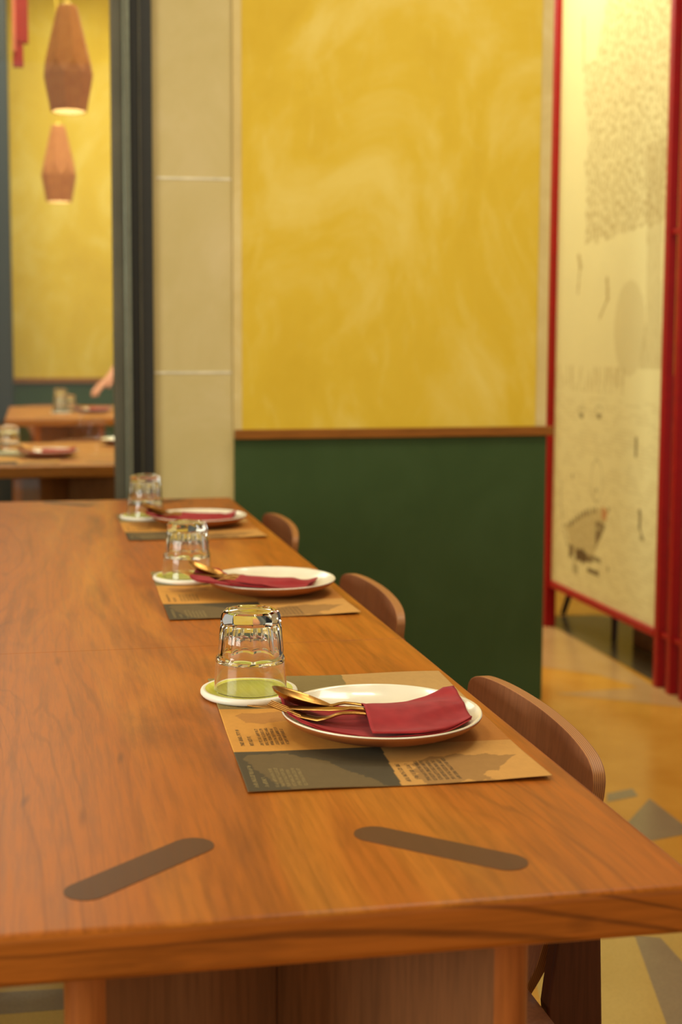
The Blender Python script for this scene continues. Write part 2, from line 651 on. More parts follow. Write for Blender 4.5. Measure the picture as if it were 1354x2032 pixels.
def make_table(name, x0, x1, y0, y1, vees, mats, label, seam=None, group=None):
    """plank top on pairs of round-ended slab legs set in a V, their tenons showing as dark capsules in the top"""
    top_m, edge_m, side_m = mats
    root = empty(name, ((x0 + x1) / 2, (y0 + y1) / 2, 0), label=label, cat='table', group=group)
    ox, oy = root.location.x, root.location.y
    segs = [(y0, seam - .0007), (seam + .0007, y1)] if seam else [(y0, y1)]
    for a, b in segs:
        bm = bmesh.new()
        box(bm, x0 - ox, x1 - ox, a - oy, b - oy, .7095, .75)
        me = mesh_of(bm)
        o = link('tabletop', me, [top_m, edge_m, side_m], root)
        for p in me.polygons:
            if abs(p.normal.y) > .9: p.material_index = 1
            elif abs(p.normal.x) > .9: p.material_index = 2
            elif p.normal.z < -.9: p.material_index = 2
        bv = o.modifiers.new('bevel', 'BEVEL')
        bv.width = .0065
        bv.segments = 5
        bv.limit_method = 'ANGLE'
        bv.use_clamp_overlap = True
        # only the outer rim is rounded over, the joint stays tight
        if seam:
            bv.limit_method = 'WEIGHT'
            at = me.attributes.new('bevel_weight_edge', 'FLOAT', 'EDGE')
            for e in me.edges:
                v1, v2 = [me.vertices[i].co for i in e.vertices]
                ys = ((v1.y + oy), (v2.y + oy))
                on_joint = all(abs(y - seam) < .01 for y in ys)
                at.data[e.index].value = .08 if on_joint else 1.0
        for p in me.polygons: p.use_smooth = True
        me.set_sharp_from_angle(angle=math.radians(60))
    for (cx, cy, s) in vees:
        # s = +1: the V opens towards the front end of the table
        for side in (-1, 1):
            tx0, ty0 = cx + (.167 if side > 0 else -.179), cy - s * .148      # outer end
            tx1, ty1 = cx + (.075 if side > 0 else -.086), cy - s * .068      # inner end of the visible tenon
            bm = bmesh.new()
            prism(bm, [(x - ox, y - oy) for x, y in capsule(tx1, ty1, tx0, ty0, .0185)], .7494, .75045)
            link('inlay', mesh_of(bm), M['inlay'], root)
            bm = bmesh.new()
            ix, iy = (cx + side * .012, cy + s * .0) if side > 0 else (cx - .022, cy - s * .010)
            pts = capsule(ix, iy, tx0, ty0, .0195, 16)
            fs = prism(bm, [(x - ox, y - oy) for x, y in pts], .0, .7093)
            me = mesh_of(bm, 40)
            link('leg', me, [M['leg_slab'], M['leg_edge']], root)
            n = len(pts)
            for p in me.polygons:
                c = p.center
                d = math.hypot(c.x + ox - tx0, c.y + oy - ty0)
                if abs(p.normal.z) < .5 and d < .021 and p.area < .02: p.material_index = 1
    return root


TM = (M['table_top'], M['table_edge'], M['table_side'])
make_table('dining_table', -.62, .525, .966, 3.655, [(.213, 1.187, 1), (-.305, 1.187, 1), (.213, 3.470, -1), (-.305, 3.470, -1)], TM,
           'long orange-brown wooden dining table with two dark capsule inlays at its near end', seam=1.871)
FM = (M['far_table'], M['far_table'], M['far_table'])
make_table('dining_table', -.85, .75, 4.66, 5.74, [(.115, 4.86, 1), (.52, 4.86, 1), (-.5, 4.86, 1)], FM,
           'nearer of the two wooden tables behind the glass, with plate and glass')
make_table('dining_table', -.165, 1.5, 7.45, 8.86, [(.19, 7.66, 1), (.85, 7.66, 1)], FM,
           'farther wooden table behind the glass, in front of the green dado')


# ------------------------------------------------------------------ placemats
GREYGREEN, KRAFT, OCHRE, CHAR, BROWN = lin(142, 122, 74), lin(196, 154, 92), lin(212, 150, 66), lin(84, 72, 50), lin(190, 122, 50)
TAN = lin(206, 152, 80)
SIL1 = [(.486, 1.314), (.474, 1.300), (.4665, 1.2865), (.459, 1.278), (.4533, 1.2642), (.443, 1.268), (.4341, 1.2540), (.438, 1.246),
        (.4403, 1.2349), (.431, 1.240), (.4266, 1.2327), (.415, 1.243), (.4077, 1.2375), (.392, 1.226), (.378, 1.236), (.3702, 1.232),
        (.372, 1.250), (.366, 1.262), (.372, 1.27), (.3659, 1.2795), (.374, 1.288), (.372, 1.30), (.385, 1.312), (.3975, 1.3242),
        (.412, 1.322), (.427, 1.3312), (.44, 1.321), (.4572, 1.3264), (.468, 1.318)]
SIL2 = [(.2091, 1.352), (.2484, 1.3555), (.266, 1.340), (.2886, 1.3227), (.298, 1.298), (.3048, 1.2843), (.322, 1.262), (.3345, 1.2307),
        (.30, 1.236), (.2472, 1.2275), (.225, 1.26), (.212, 1.30), (.2035, 1.3411)]
SIL3 = [(.212, 1.500), (.222, 1.512), (.24, 1.508), (.262, 1.514), (.28, 1.500), (.284, 1.480), (.262, 1.474), (.24, 1.466), (.222, 1.474)]
MX0, MY0, MW, ML = .196, 1.236, .303, .438


def curl(x, y):
    """x across, y along, local from the sheet's near left corner"""
    u, v = x / MW, y / ML
    z = .0022 * max(0, 1 - v * 5) * (.35 + .65 * math.sin(u * 5.2 + .4) ** 2)
    z += .0030 * max(0, u - .82) / .18 * max(0, 1 - v * 3.5)
    z += .0016 * max(0, v - .8) * 5 * (.5 + .5 * math.sin(u * 9))
    z += .0014 * max(0, .12 - u) / .12 * (.5 + .5 * math.sin(v * 11))
    return z


def mat_colour(x, y):
    X, Y = x + MX0, y + MY0
    jit = .0012 * noise.noise(Vector((X * 160, Y * 160, 0)))
    if X < .347 + (Y - 1.236) * .05:
        if y < .128: c, sil, sc = CHAR, SIL2, lin(112, 92, 58)
        elif y < .292: c, sil, sc = OCHRE, SIL3, lin(186, 128, 60)
        else: c, sil, sc = GREYGREEN, None, None
    else:
        if y < .135: c, sil, sc = TAN, SIL1, lin(166, 122, 66)
        elif y < .262: c, sil, sc = BROWN, None, None
        else: c, sil, sc = KRAFT, None, None
    if sil and inside((X + jit * 2, Y + jit * 2), sil): c = sc
    return c


def build_mat_mesh():
    nx, ny = 190, 272
    vs, fs = [], []
    for j in range(ny + 1):
        for i in range(nx + 1):
            x, y = MW * i / nx, ML * j / ny
            vs.append((x, y, .0006 + curl(x, y)))
    N = len(vs)
    vs += [(x, y, z - .0005) for x, y, z in vs]
    st = nx + 1
    for j in range(ny):
        for i in range(nx):
            a = j * st + i
            fs.append((a, a + 1, a + st + 1, a + st))
            fs.append((N + a, N + a + st, N + a + st + 1, N + a + 1))
    for i in range(nx):
        fs.append((i + 1, i, N + i, N + i + 1))
        t = ny * st + i
        fs.append((t, t + 1, N + t + 1, N + t))
    for j in range(ny):
        a = j * st
        fs.append((a, a + st, N + a + st, N + a))
        b = a + nx
        fs.append((b + st, b, N + b, N + b + st))
    cols = []
    for j in range(ny + 1):
        for i in range(nx + 1):
            cols.append(mat_colour(MW * i / nx, ML * j / ny))
    cols += [KRAFT] * N
    mi = [0] * len(fs)
    # small printed characters, reading away from the camera
    rnd = random.Random(11)

    def line(X, Y, length, h, slot):
        y = Y
        while y < Y + length:
            wl = rnd.randint(3, 9)
            for k in range(wl):
                if y > Y + length: break
                cw = h * .52
                strokes = rnd.sample([(0, 0, .2, 1), (.5, 0, .7, .75), (0, .8, .7, 1), (0, 0, .7, .2), (.2, .4, .7, .58), (.5, .2, .7, 1)], 3)
                for (a, b, c, d) in strokes:
                    # character up is -X, character right is +Y
                    xs = (X - b * h, X - d * h)
                    ys = (y + a * cw, y + c * cw)
                    base = len(vs)
                    for (px, py) in ((xs[0], ys[0]), (xs[0], ys[1]), (xs[1], ys[1]), (xs[1], ys[0])):
                        lx, ly = px - MX0, py - MY0
                        vs.append((lx, ly, .0006 + curl(lx, ly) + .00016))
                        cols.append(BW)
                    fs.append((base, base + 1, base + 2, base + 3))
                    mi.append(slot)
                y += cw
            y += h * .42
    # charcoal block
    line(.2080, 1.246, .070, .0042, 2); line(.2180, 1.246, .028, .0042, 2)
    for k in range(6): line(.2280 + k * .0056, 1.245, .062 - rnd.random() * .008, .0034, 2)
    # ochre block
    line(.2105, 1.385, .062, .0042, 1); line(.2205, 1.385, .034, .0042, 1)
    for k in range(6): line(.2310 + k * .0056, 1.385, .066 - rnd.random() * .010, .0034, 1)
    # tan block
    line(.3590, 1.246, .056, .0044, 1); line(.3690, 1.252, .050, .0044, 1)
    for k in range(6): line(.3790 + k * .0062, 1.246, .070 - rnd.random() * .010, .0036, 1)
    # grey-green block
    line(.2100, 1.533, .05, .0042, 2); line(.2190, 1.533, .03, .0042, 2)
    for k in range(4): line(.2290 + k * .0056, 1.533, .06, .0034, 2)
    me = bpy.data.meshes.new('placemat')
    me.from_pydata(vs, [], fs)
    for p, m_ in zip(me.polygons, mi):
        p.material_index = m_
        p.use_smooth = True
    at = me.color_attributes.new('print', 'FLOAT_COLOR', 'POINT')
    flat = []
    for c in cols: flat += list(c)
    at.data.foreach_set('color', flat)
    return me


mat_me = build_mat_mesh()
for m_ in (M['paper'], M['ink_dark'], M['ink_light']): mat_me.materials.append(m_)
TZ = .7501


def place_mat(x, y, rz, z, label, group='printed paper placemats on the long table'):
    o = bpy.data.objects.new('placemat', mat_me)
    COL.objects.link(o)
    o.location = (x, y, z)
    o.rotation_euler = (0, 0, rz)
    return tag(o, label=label, cat='placemat', group=group)


place_mat(.1945, 1.2430, math.radians(-2.2), TZ, 'printed brown paper placemat nearest the camera, beside the dark inlays')
place_mat(.1985, 2.0500, math.radians(-1.0), TZ, 'printed brown paper placemat in the middle of the long table, behind the board joint')
place_mat(.1930, 2.8880, 0, TZ, 'printed brown paper placemat farthest along the long table, near its far end')


# ------------------------------------------------------------------ coaster, tumbler, plate
def coaster_mesh():
    bm = bmesh.new()
    lathe(bm, [(0, 0), (.053, 0), (.0572, .0012), (.0594, .0038), (.0594, .0062), (.0584, .0082), (.0565, .0090), (.0535, .0088)], 72, 0)
    lathe(bm, [(.0535, .0088), (.0520, .0080), (0, .0080)], 72, 1)
    bmesh.ops.remove_doubles(bm, verts=bm.verts, dist=1e-5)
    me = mesh_of(bm, 60)
    return me


def glass_mesh():
    """faceted stacking tumbler, standing upside down"""
    NF = 9
    def rf(a, r, z):
        w = 0
        if r > .0345 or True:
            w = interp([(.040, 0), (.049, 1), (.094, 1), (.1, .9)], z)
        seg = 2 * PI / NF
        d = ((a + seg / 2) % seg) - seg / 2
        flat = r * math.cos(seg / 2) / math.cos(d)
        return r * (1 - w) + flat * w * 1.012
    bm = bmesh.new()
    outer = [(.0442, 0), (.0446, .0006), (.0446, .0014), (.0432, .020), (.0422, .034), (.0424, .0375), (.0420, .0400), (.0404, .0425), (.0398, .0450), (.0396, .052),
             (.0386, .064), (.0374, .078), (.0366, .0880), (.0362, .0925), (.0345, .0960), (.0315, .0978), (.0280, .0980), (.0262, .0970), (0, .0968)]
    lathe(bm, outer, 108, 0, rf=rf)
    inner = [(.0442, 0), (.0430, .0006), (.0420, .010), (.0406, .030), (.0402, .0350), (.0388, .0372), (.0374, .0385), (.0370, .044), (.0356, .060), (.0334, .076), (.0300, .0815), (.02, .0828), (0, .0830)]
    lathe(bm, inner, 108, 0)
    bmesh.ops.remove_doubles(bm, verts=bm.verts, dist=1e-6)
    return mesh_of(bm, 24)


def plate_z(r):
    """height of the glazed inner surface above the plate's foot"""
    return interp([(0, .0060), (.050, .0064), (.070, .0084), (.088, .0134), (.100, .0190), (.107, .0236), (.120, .0245)], r)


def plate_mesh():
    bm = bmesh.new()
    inner = [(0, .0060), (.030, .0061), (.050, .0064), (.060, .0072), (.070, .0086), (.080, .0108), (.088, .0136), (.095, .0164), (.101, .0196), (.1065, .0236), (.1085, .0250), (.1100, .0250), (.1106, .0240)]
    lathe(bm, inner, 96, 0)
    outer = [(.1106, .0240), (.1103, .0222), (.1092, .0204), (.1040, .0160), (.094, .0110), (.082, .0068), (.070, .0038), (.062, .0020), (.058, .0004), (.054, 0), (.050, .0012), (0, .0016)]
    lathe(bm, outer, 96, 1)
    bmesh.ops.remove_doubles(bm, verts=bm.verts, dist=1e-5)
    return mesh_of(bm, 70)


co_me, gl_me, pl_me = coaster_mesh(), glass_mesh(), plate_mesh()
for m_ in (M['coaster'], M['coaster_top']): co_me.materials.append(m_)
gl_me.materials.append(M['glass'])
for m_ in (M['plate_in'], M['plate_out']): pl_me.materials.append(m_)


def put(name, me, loc, rz, label, cat, group=None):
    o = bpy.data.objects.new(name, me)
    COL.objects.link(o)
    o.location = loc
    o.rotation_euler = (0, 0, rz)
    return tag(o, label=label, cat=cat, group=group)


# ------------------------------------------------------------------ napkin
PC = Vector((.3716, 1.419))
NEAR = [(0, (.2610, 1.4020)), (.16, (.2800, 1.3700)), (.38, (.3300, 1.3430)), (.65, (.3950, 1.3320)), (1, (.4600, 1.3700))]
FAR = [(0, (.2670, 1.4920)), (.2, (.3080, 1.4800)), (.45, (.3600, 1.4690)), (.7, (.4150, 1.4730)), (1, (.4740, 1.4790))]


def curve(tbl, u):
    xs = interp([(t, p[0]) for t, p in tbl], u)
    ys = interp([(t, p[1]) for t, p in tbl], u)
    return Vector((xs, ys))


def napkin_mesh(rot, shift, seed=0):
    """lower layer lying in the plate, upper flap forming the pouch that holds the handles; centre of plate is the origin"""
    R = Matrix.Rotation(rot, 2)
    bm = bmesh.new()

    def sheet(u0, u1, lift, puff, nu=46, nv=30, ext=0.0, thick=.0010):
        grid = []
        for i in range(nu + 1):
            row = []
            for j in range(nv + 1):
                u = u0 + (u1 - u0) * i / nu
                v = j / nv
                p = curve(NEAR, u) * (1 - v) + curve(FAR, u) * v - PC
                if ext: p.y += ext * (1 - 2 * v) * -1
                q = R @ p + Vector(shift)
                r = q.length
                z = plate_z(r) + .0022
                wr = noise.noise(Vector((p.x * 22 + seed, p.y * 55, lift * 100)))
                z += lift * (1 - .6 * max(0, u - .5) * 2 * bool(puff)) + .0011 * wr
                if puff:
                    side = math.sin(PI * min(1, max(0, v))) ** .6
                    hand = math.exp(-((v - .52) / .30) ** 2)
                    z += puff * side * (.35 + .65 * hand) * interp([(u0, 1.0), (u0 + .72 * (u1 - u0), .95), (u1, .35)], u)
                    z += .0016 * math.exp(-((v - .25 - .3 * (u - u0)) / .06) ** 2) * side
                    # a fold line and the open mouth of the pouch
                    z += .0012 * math.exp(-((u - u0) / .02) ** 2) * side
                else:
                    # soft ridges running lengthwise on the open part
                    z += .0012 * math.sin(v * 17 + seed) * max(0, 1 - u * 1.6)
                    if u < .10: z += .0035 * (1 - u / .1) * (.5 + .5 * math.sin(v * 14 + 1))
                row.append(bm.verts.new((q.x, q.y, z)))
            grid.append(row)
        for a, b in zip(grid, grid[1:]):
            for j in range(nv):
                bm.faces.new((a[j], b[j], b[j + 1], a[j + 1]))
        return grid
    g1 = sheet(0, 1, .004, 0)
    g1b = sheet(0.02, .99, .0020, 0, ext=.003)
    g2 = sheet(.43, 1.0, .0080, .0155, 34, 30)
    # hems joining the pouch to the layer below
    me = mesh_of(bm, 80)
    return me


def make_napkin(center, rot, shift, label, seed=0):
    me = napkin_mesh(rot, shift, seed)
    o = link('napkin', me, M['napkin'])
    o.location = center
    s = o.modifiers.new('thickness', 'SOLIDIFY')
    s.thickness = .0011
    s.offset = 0
    return tag(o, label=label, cat='napkin', group='folded crimson napkins on the plates')


# ------------------------------------------------------------------ cutlery, built relative to the plate centre
def spoon_mesh():
    bm = bmesh.new()
    tip, neck = Vector((.2525, 1.441, .7995)), Vector((.3195, 1.4345, .7770))
    d = (neck - tip)
    L = d.length
    d.normalize()
    s = d.cross(Vector((0, 0, 1))).normalized()
    u = s.cross(d).normalized()
    W, D = .0212, .0105
    nu, nv = 22, 16
    for lay, (sc, off) in enumerate(((1.0, 0.0), (.94, .0011))):
        rows = []
        for i in range(nu + 1):
            t = i / nu
            hw = W * math.sin(PI * min(1, t ** .82 * .985 + .0)) ** .62 * (1 - .15 * t)
            if i == 0: hw = .001
            if i == nu: hw = .0040
            row = []
            for j in range(nv + 1):
                a = -1 + 2 * j / nv
                dep = D * math.sin(PI * t) ** .6 * (1 - a * a) * (1 if lay == 0 else .93)
                p = tip + d * (L * t) + s * (hw * a * sc) - u * (dep - off * (1 - a * a) - (.0003 if lay else 0))
                row.append(bm.verts.new(p))
            rows.append(row)
        for A, B in zip(rows, rows[1:]):
            for j in range(nv):
                bm.faces.new((A[j], B[j], B[j + 1], A[j + 1]))
        if lay == 0: r0 = rows
        else:
            for A, B, C_, D_ in zip(r0, r0[1:], rows, rows[1:]):
                bm.faces.new((A[0], B[0], D_[0], C_[0]))
                bm.faces.new((A[-1], C_[-1], D_[-1], B[-1]))
    P = [(.3165, 1.4348, .7773), (.3215, 1.4342, .7776), (.3270, 1.4338, .7790), (.3330, 1.4334, .7798), (.3450, 1.4310, .7788), (.38, 1.4240, .7730), (.41, 1.4170, .7690), (.425, 1.4135, .7685)]
    R = [(.0040, .0013), (.0032, .0016), (.0030, .0016), (.0036, .0015), (.0040, .0014), (.0046, .0013), (.0055, .0012), (.004, .0008)]
    tube(bm, P, R, 12)
    bm.transform(Matrix.Translation((-PC.x, -PC.y, -TZ)))
    return mesh_of(bm, 60)


def knife_mesh():
    bm = bmesh.new()
    P = [(.2235, 1.4315, .7790), (.2300, 1.4295, .7790), (.2500, 1.4235, .7788), (.2800, 1.4140, .7785), (.3080, 1.4055, .7785), (.3240, 1.4005, .7790), (.3320, 1.3985, .7800), (.3450, 1.3950, .7790), (.385, 1.3835, .7745), (.41, 1.3765, .7725)]
    P = [(a * 1.01, b * 1.01, c - .004) if i > 3 else (a, b, c) for i, (a, b, c) in enumerate([(a, b, c + .0035) for a, b, c in P])]
    R = [(.0008, .0005), (.0036, .0007), (.0068, .0009), (.0084, .0010), (.0082, .0011), (.0062, .0014), (.0044, .0020), (.0042, .0022), (.0048, .0022), (.0040, .0016)]
    tube(bm, P, R, 14)
    bm.transform(Matrix.Translation((-PC.x, -PC.y, -TZ)))
    return mesh_of(bm, 60)


def fork_mesh():
    bm = bmesh.new()
    def axis(t):
        pts = [(0, (.2450, 1.4150, .7895)), (.25, (.2600, 1.4050, .7845)), (.5, (.2760, 1.3960, .7790)), (.75, (.2930, 1.3895, .7760)), (.9, (.3050, 1.3870, .7775)), (1.0, (.3130, 1.3860, .7805))]
        q = Vector([interp([(a, p[k]) for a, p in pts], t) for k in range(3)])
        g = min(1, t * 1.3)
        return Vector((q.x * (1 + .01 * g), q.y * (1 + .01 * g), q.z - .004 * g))
    side = Vector((.42, .90, 0)).normalized()
    for k in range(4):
        off = (-1.5 + k) * .0052
        P = [axis(t) + side * off for t in (0, .12, .25, .38, .5, .56)]
        tube(bm, P, [(.0007, .0006), (.0012, .0009), (.0014, .0010), (.0015, .0010), (.0016, .0010), (.0018, .0010)], 8)
    P = [axis(t) for t in (.50, .56, .64, .74, .84, .92, 1.0)]
    R = [(.0082, .0009), (.0098, .0010), (.0100, .0010), (.0088, .0011), (.0060, .0013), (.0038, .0016), (.0032, .0018)]
    P += [Vector((.3232, 1.3990, .7782)), Vector((.3353, 1.3968, .7785)), Vector((.3535, 1.3930, .7775)), Vector((.385, 1.3860, .7715)), Vector((.405, 1.3815, .7690))]
    R += [(.0036, .0017), (.0040, .0016), (.0042, .0015), (.0050, .0014), (.0044, .0010)]
    tube(bm, P, R, 12)
    bm.transform(Matrix.Translation((-PC.x, -PC.y, -TZ)))
    return mesh_of(bm, 60)


sp_me, kn_me, fk_me = spoon_mesh(), knife_mesh(), fork_mesh()
for m_ in (sp_me, kn_me, fk_me): m_.materials.append(M['brass'])


def setting(pc, cc, rot, shift, where, group_suffix=' on the long table', z=TZ, grz=0.1, full=True, matz=.0012):
    x, y = pc
    put('plate', pl_me, (x, y, z + matz), 0, 'cream glazed plate with terracotta underside ' + where, 'plate', 'cream plates' + group_suffix)
    put('coaster', co_me, (cc[0], cc[1], z + .0010), .1, 'round white coaster with yellow-green top ' + where, 'coaster', 'coasters' + group_suffix)
    put('drinking_glass', gl_me, (cc[0] + .0015, cc[1] - .002, z + .0091), grz, 'upturned faceted clear tumbler on a coaster ' + where, 'glass', 'upturned tumblers' + group_suffix)
    make_napkin((x, y, z + matz), rot, shift, 'folded crimson cloth napkin ' + where, seed=x * 10)
    nm = [('spoon', sp_me, 'brass tablespoon tucked in the napkin '), ('knife', kn_me, 'brass table knife between spoon and fork '), ('fork', fk_me, 'brass fork with upturned tines in front of the knife ')]
    for n_, me, lb in nm:
        o = put(n_, me, (x + shift[0], y + shift[1], z + matz), rot, lb + where.replace('place of the long table', 'place'), n_, n_ + 's' + group_suffix)
        if not full: o.location.z += .001


setting(PC, (.2514, 1.5965), 0, (0, 0), 'at the place nearest the camera')
setting((.3937, 2.256), (.2625, 2.395), math.radians(-17), (-.030, -.012), 'at the middle place setting', grz=.25)
setting((.3720, 3.105), (.2560, 3.245), math.radians(-8), (-.016, 0), 'at the farthest place of the long table', grz=.4)


# ------------------------------------------------------------------ chairs
def chair_proto():
    """moulded plywood chair facing -X; origin on the floor under the centre of the backrest"""
    root = empty('dining_chair', (0, 0, 0))
    HW = [(.385, .040), (.392, .056), (.410, .068), (.44, .080), (.50, .104), (.56, .134), (.62, .170), (.66, .192), (.69, .205), (.708, .209), (.722, .208), (.730, .202), (.736, .190), (.740, .172), (.743, .14), (.745, .085), (.7458, .012)]
    zs = [.385 + (.7458 - .385) * (1 - math.cos(PI * i / 60)) / 2 for i in range(61)]
    side = [(interp(HW, z), z) for z in zs]
    outline = side + [(-y, z) for y, z in reversed(side)]
    for _ in range(3):                                   # round the outline
        sm = []
        for i in range(len(outline)):
            p, q = outline[i], outline[(i + 1) % len(outline)]
            sm += [(p[0] * .75 + q[0] * .25, p[1] * .75 + q[1] * .25), (p[0] * .25 + q[0] * .75, p[1] * .25 + q[1] * .75)]
        outline = sm[::2] if _ else sm
    bm = bmesh.new()
    NR = 12

    def surf(y, z, back):
        x = .584 - .016 * (y / .21) ** 2 + (z - .72) * .10 - .55 * max(0, .47 - z) ** 1.3
        return (x + (.0145 if back else 0), y, z)
    layers = []
    for back in (False, True):
        rings = []
        for k in range(NR):
            f = 1 - k / NR
            rings.append([bm.verts.new(surf(y * f, .60 + (z - .60) * f, back)) for y, z in outline])
        ctr = bm.verts.new(surf(0, .60, back))
        n = len(outline)
        for A, B in zip(rings, rings[1:]):
            for i in range(n):
                bm.faces.new((A[i], A[(i + 1) % n], B[(i + 1) % n], B[i]))
        for i in range(n):
            bm.faces.new((rings[-1][i], rings[-1][(i + 1) % n], ctr))
        layers.append(rings[0])
    F, K = layers
    for i in range(n):
        f = bm.faces.new((F[i], F[(i + 1) % n], K[(i + 1) % n], K[i]))
        f.material_index = 1
    o = link('backrest', mesh_of(bm, 45), [M['ply_face'], M['ply_edge']], root)
    b = o.modifiers.new('bevel', 'BEVEL'); b.width = .0012; b.segments = 2; b.limit_method = 'ANGLE'; b.angle_limit = math.radians(50)
    # seat
    bm = bmesh.new()
    rows = []
    for i in range(25):
        t = i / 24
        x = .17 + .375 * t
        hw = .215 * (1 - .16 * max(0, t - .5) * 2) * (1 - max(0, .08 - t) * 1.6)
        row = []
        for k in range(17):
            sft = -1 + 2 * k / 16
            z = .444 - .012 * (1 - sft * sft) * math.sin(PI * t) - .020 * max(0, .12 - t) / .12 - .008 * t
            row.append(bm.verts.new((x, hw * sft, z)))
        rows.append(row)
    for A, B in zip(rows, rows[1:]):
        for k in range(16):
            bm.faces.new((A[k], B[k], B[k + 1], A[k + 1]))
    me = mesh_of(bm, 180)
    o = link('seat', me, [M['ply_face'], M['ply_edge']], root)
    s = o.modifiers.new('thickness', 'SOLIDIFY'); s.thickness = .013; s.offset = 0; s.material_offset_rim = 1
    # frame rails
    for sy in (-1, 1):
        bm = bmesh.new()
        tube(bm, [(.22, .16 * sy, .405), (.40, .150 * sy, .405), (.585, .122 * sy, .405)], [(.011, .018)] * 3, 4)
        link('seat_rail', mesh_of(bm), M['ply_leg'], root)
    # rear legs: upright planks behind the backrest
    for sy in (-1, 1):
        bm = bmesh.new()
        prof = [(.566, .598, .60), (.546, .602, .52), (.536, .605, .44), (.558, .613, .22), (.600, .637, 0)]
        y0, y1 = (.112, .136) if sy > 0 else (-.136, -.112)
        A = [bm.verts.new((p[0] + .016, y, p[2])) for y in (y0, y1) for p in prof]
        B = [bm.verts.new((p[1] + .012, y, p[2])) for y in (y0, y1) for p in prof]
        n = len(prof)
        for q in range(n - 1):
            bm.faces.new((A[q], A[q + 1], B[q + 1], B[q]))
            bm.faces.new((A[n + q], B[n + q], B[n + q + 1], A[n + q + 1]))
            bm.faces.new((A[q], A[n + q], A[n + q + 1], A[q + 1]))
            bm.faces.new((B[q], B[q + 1], B[n + q + 1], B[n + q]))
        bm.faces.new((A[0], B[0], B[n], A[n])); bm.faces.new((A[n - 1], A[2 * n - 1], B[2 * n - 1], B[n - 1]))
        o = link('leg', mesh_of(bm), M['ply_leg'], root)
        bevel(o, .003, 2)
    for sy in (-1, 1):
        bm = bmesh.new()
        tube(bm, [(.235, .165 * sy, .425), (.225, .180 * sy, .2), (.215, .192 * sy, 0)], [.017, .015, .011], 14)
        link('leg', mesh_of(bm, 60), M['ply_leg'], root)
    return root


ch = chair_proto()
CG = 'plywood chairs along the right side of the long table'
spots = [(0, 1.504, 'curved brown plywood chair nearest the camera, tucked in beside the near placemat'),
         (.004, 2.300, 'curved brown plywood chair tucked in beside the middle placemat'),
         (.004, 3.205, 'curved brown plywood chair farthest along the table, before the green dado')]
for i, (dx, y, lb) in enumerate(spots):
    o = ch if i == 0 else copy_tree(ch)
    o.location = (dx, y, 0)
    tag(o, label=lb, cat='chair', group=CG)


